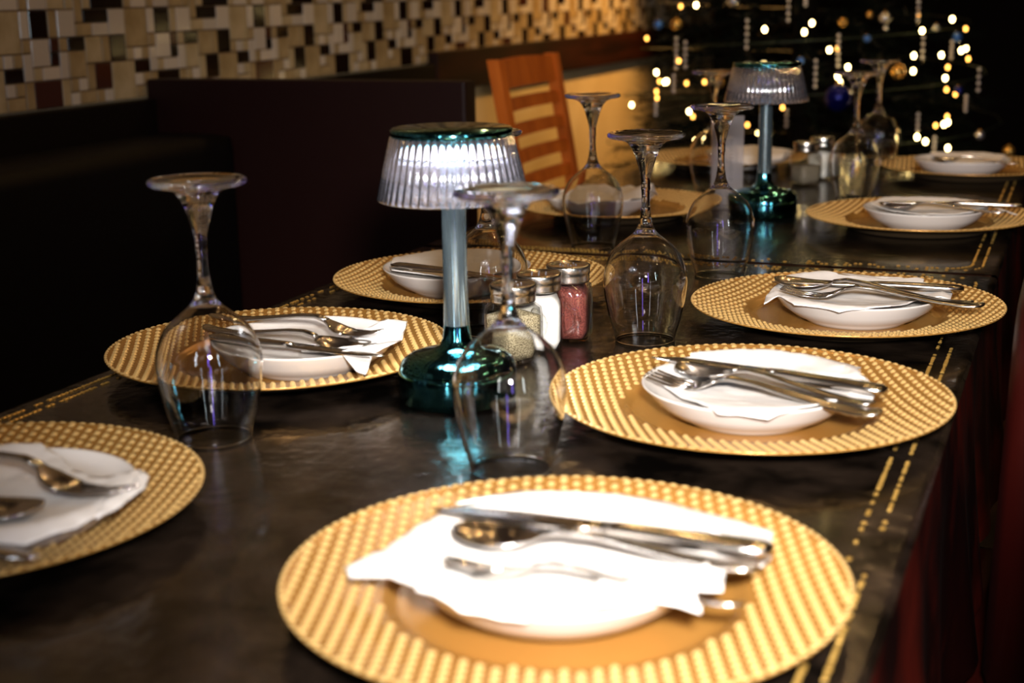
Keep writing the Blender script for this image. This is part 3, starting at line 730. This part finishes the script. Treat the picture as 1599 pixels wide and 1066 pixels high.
# ------------------------------------------------------------------ Christmas tree
TB = Vector((-.78, 4.35, 0)); TR = lambda z: max(.02, .82*(2.35-z)/2.3)
tree = thing('christmas_tree', 'large dark Christmas tree with warm lights behind the tables', 'tree', loc=TB)
G().tube([(0, 0, 0), (0, 0, 1.1), (0, 0, 2.25)], [.05, .035, .01], 10).build('trunk', M['bark'], tree)
rt = random.Random(11); gb = G(); gn = G(); gf = G()
z = .12
while z < 2.3:
    R = TR(z); n = int(10+R*22)
    for i in range(n):
        a = 2*math.pi*(i+rt.random()*.8)/n; L = R*rt.uniform(.86, 1.0); dz = rt.uniform(-.10, .02)
        d = Vector((math.cos(a), math.sin(a), 0)); p0 = Vector((0, 0, z)); p1 = d*L+Vector((0, 0, z+dz))
        gb.tube([p0, (p0+p1)/2+Vector((0, 0, .02)), p1], [.006, .004, .0015], 3)
        front = d.y < .35
        k = int(L*(260 if front else 50))
        for j in range(k):
            u = rt.uniform(.30, 1.0); p = p0.lerp(p1, u)+Vector((0, 0, .02*(1-abs(2*u-1))))
            q = Vector((rt.gauss(0, 1), rt.gauss(0, 1), rt.gauss(0, .7))).normalized()*rt.uniform(.025, .05)+d*.018
            sdv = q.cross(Vector((rt.gauss(0, 1), rt.gauss(0, 1), rt.gauss(0, 1)))).normalized()*.0016
            (gf if rt.random() < .05 else gn).add([p-sdv, p+sdv, p+q], [(0, 1, 2)])
    z += .075
gb.build('branches', M['bark'], tree, smooth=False)['kind'] = 'stuff'
gn.build('needles', M['needles'], tree, smooth=False)['kind'] = 'stuff'
gf.build('frosted_needles', M['frost'], tree, smooth=False)['kind'] = 'stuff'
def on_tree(px, py, out=.0):                  # where the line of sight meets the cone of the tree
    d = ray(px, py); t = 2.5
    while t < 6:
        p = CAM+d*t; q = p-TB
        if math.hypot(q.x, q.y) < TR(p.z)+out: return p
        t += .01
    t = -(CAM-TB).dot(Vector((d.x, d.y, 0)))/(d.x**2+d.y**2); return CAM+d*t
LT = [(1087,8,1),(1063,10,0),(1194,46,1),(1256,50,1),(1268,36,1),(1295,78,1),(1308,75,0),(1308,119,1),(1312,129,1),(1324,105,1),(1345,136,1),(1347,123,0),(1440,48,1),(1487,30,1),(1508,45,0),(1427,87,1),(1470,86,1),
      (1501,79,1),(1426,111,1),(1476,122,1),(1492,147,0),(1480,105,0),(1512,92,0),(1480,191,1),(1474,194,1),(1461,196,0),(1432,214,1),(1445,221,1),(1480,231,1),(1479,182,0),(1076,174,1),(1082,182,0),(1086,220,1),(1167,195,0),
      (1222,168,0),(1041,127,1),(1025,113,1),(1038,128,1),(1030,127,0),(1026,153,0),(1025,143,0),(1010,60,0),(1057,37,0),(1478,140,0),(1434,22,0),(1060,95,0),(1072,130,0),(1100,128,0)]
ls = thing('light_string', 'string of warm glowing bulbs wound round the dark Christmas tree', 'string lights', loc=TB)
pts = sorted([(on_tree(x, y, .02), k) for x, y, k in LT], key=lambda q: q[0].z)
bm1, bm0 = G().ball((0, 0, 0), .0052, 8, sz=1.4), G().ball((0, 0, 0), .0046, 8, sz=1.4)
d1, d0 = me('bulb', bm1.v, bm1.f, M['bulb']), me('bulb', bm0.v, bm0.f, M['bulb_dim'])
for p, k in pts: link('bulb', d1 if k else d0, ls, p-TB)
rx = random.Random(5)
for i in range(70):                           # the rest of the string, round and above
    a = rx.uniform(0, 2*math.pi); zz = rx.uniform(1.15, 2.2) if i % 2 else rx.uniform(.3, 2.1)
    q = Vector((math.cos(a), math.sin(a), 0))*(TR(zz)+.01); q.z = zz
    if q.y < .1 and zz < 1.13: continue
    link('bulb', d1, ls, q)
g = G(); W = [p-TB for p, k in pts]; hel = []
for i in range(260):
    zz = .3+1.9*i/260; a = i*.33; hel.append(Vector((math.cos(a), math.sin(a), 0))*(TR(zz)-.01)+Vector((0, 0, zz)))
g.tube(hel, .0016, 4); g.build('wire', M['wire'], ls)
ST = [(1056,60,115),(1070,66,114),(1166,32,85),(1231,0,42),(1258,-6,12),(1273,95,145),(1309,55,112),(1434,-6,40),(1441,58,100),(1486,65,98),(1528,108,152),(1433,178,212),(1459,214,246),(1228,172,205),(1508,150,180),(1052,118,150),(1024,160,185)]
SL = ['upper left of the far glasses', 'just right of the leftmost strand', 'above the far lamp shade', 'at the photo top above the far lamp', 'short one at the photo top', 'right of the far lamp shade',
      'above the far wine glasses', 'at the photo top, right of the far glasses', 'below the top right strand', 'amid the right cluster of bulbs', 'rightmost on the tree', 'low, above the farthest right dish',
      'lowest, touching the farthest right dish in view', 'below the far lamp shade', 'low amid the right bulbs', 'hanging below the leftmost strand', 'lowest on the left side']
for (x, a, b), sl in zip(ST, SL):
    top, bot = on_tree(x, a, .03), on_tree(x, b, .03); top.x, top.y = (top.x+bot.x)/2, (top.y+bot.y)/2; bot.x, bot.y = top.x, top.y
    t = thing('bead_strand', 'strand of clear beads on the tree, '+sl, 'bead strand', 'clear bead strands on the tree', top)
    n = max(4, int((top.z-bot.z)/.0150)); bd = G().ball((0, 0, 0), .0052, 8); dm_ = me('bead', bd.v, bd.f, M['clear_bead'])
    for i in range(n): link('bead', dm_, t, (0, 0, -(top.z-bot.z)*i/n))
    G().tube([(0, 0, .006), (0, 0, -(top.z-bot.z))], .0006, 4).build('thread', M['silver_ball'], t)
ON = [(1309,153,.036,'blue_ball','large deep blue ball ornament behind the far wine glasses'),(1354,60,.010,'lightblue','small blue ball ornament at the top centre of the tree'),
      (1495,58,.013,'lightblue','bright blue ball ornament amid the right bulbs'),(1250,95,.010,'lightblue','tiny blue ball ornament right of the far lamp shade'),
      (1028,38,.014,'lightblue','pale blue ball ornament on the left of the tree near the mosaic'),(1497,141,.011,'blue_ball','dark blue ball ornament low among the right bulbs'),
      (1382,28,.016,'silver_ball','silver ball ornament at the top of the tree'),(1383,44,.007,'silver_ball','tiny silver ball just below the silver ornament'),
      (1462,43,.010,'silver_ball','small silver ball between the right bulbs'),(1530,211,.013,'silver_ball','silver ball lowest on the right of the tree'),
      (1316,35,.012,'gold_ball','copper gold ball right of the paired top bulbs'),(1402,112,.020,'gold_ball','dim bronze gold ball behind the farthest glass'),
      (1575,236,.016,'gold_ball','gold ball lowest right, above the farthest dish'),(1120,128,.020,'gold_ball','gold ball left of the far lamp shade'),
      (1056,38,.016,'gold_ball','amber gold ball above the leftmost bead strand'),(1145,2,.016,'silver_ball','silver ball cut by the photo top'),
      (1358,23,.009,'gold_ball','tiny gold ball left of the silver ornament')]
for (x, y, r, k, lab) in ON:
    p = on_tree(x, y, .05); t = thing('ball_ornament', lab, 'ornament', 'ball ornaments on the tree', p)
    G().ball((0, 0, 0), r, 20).build('ball', M[k], t)
    G().lathe([(r*.22, r*.93), (r*.22, r*1.15), (1e-5, r*1.17)], 12).build('cap', M['gold_ball'], t)
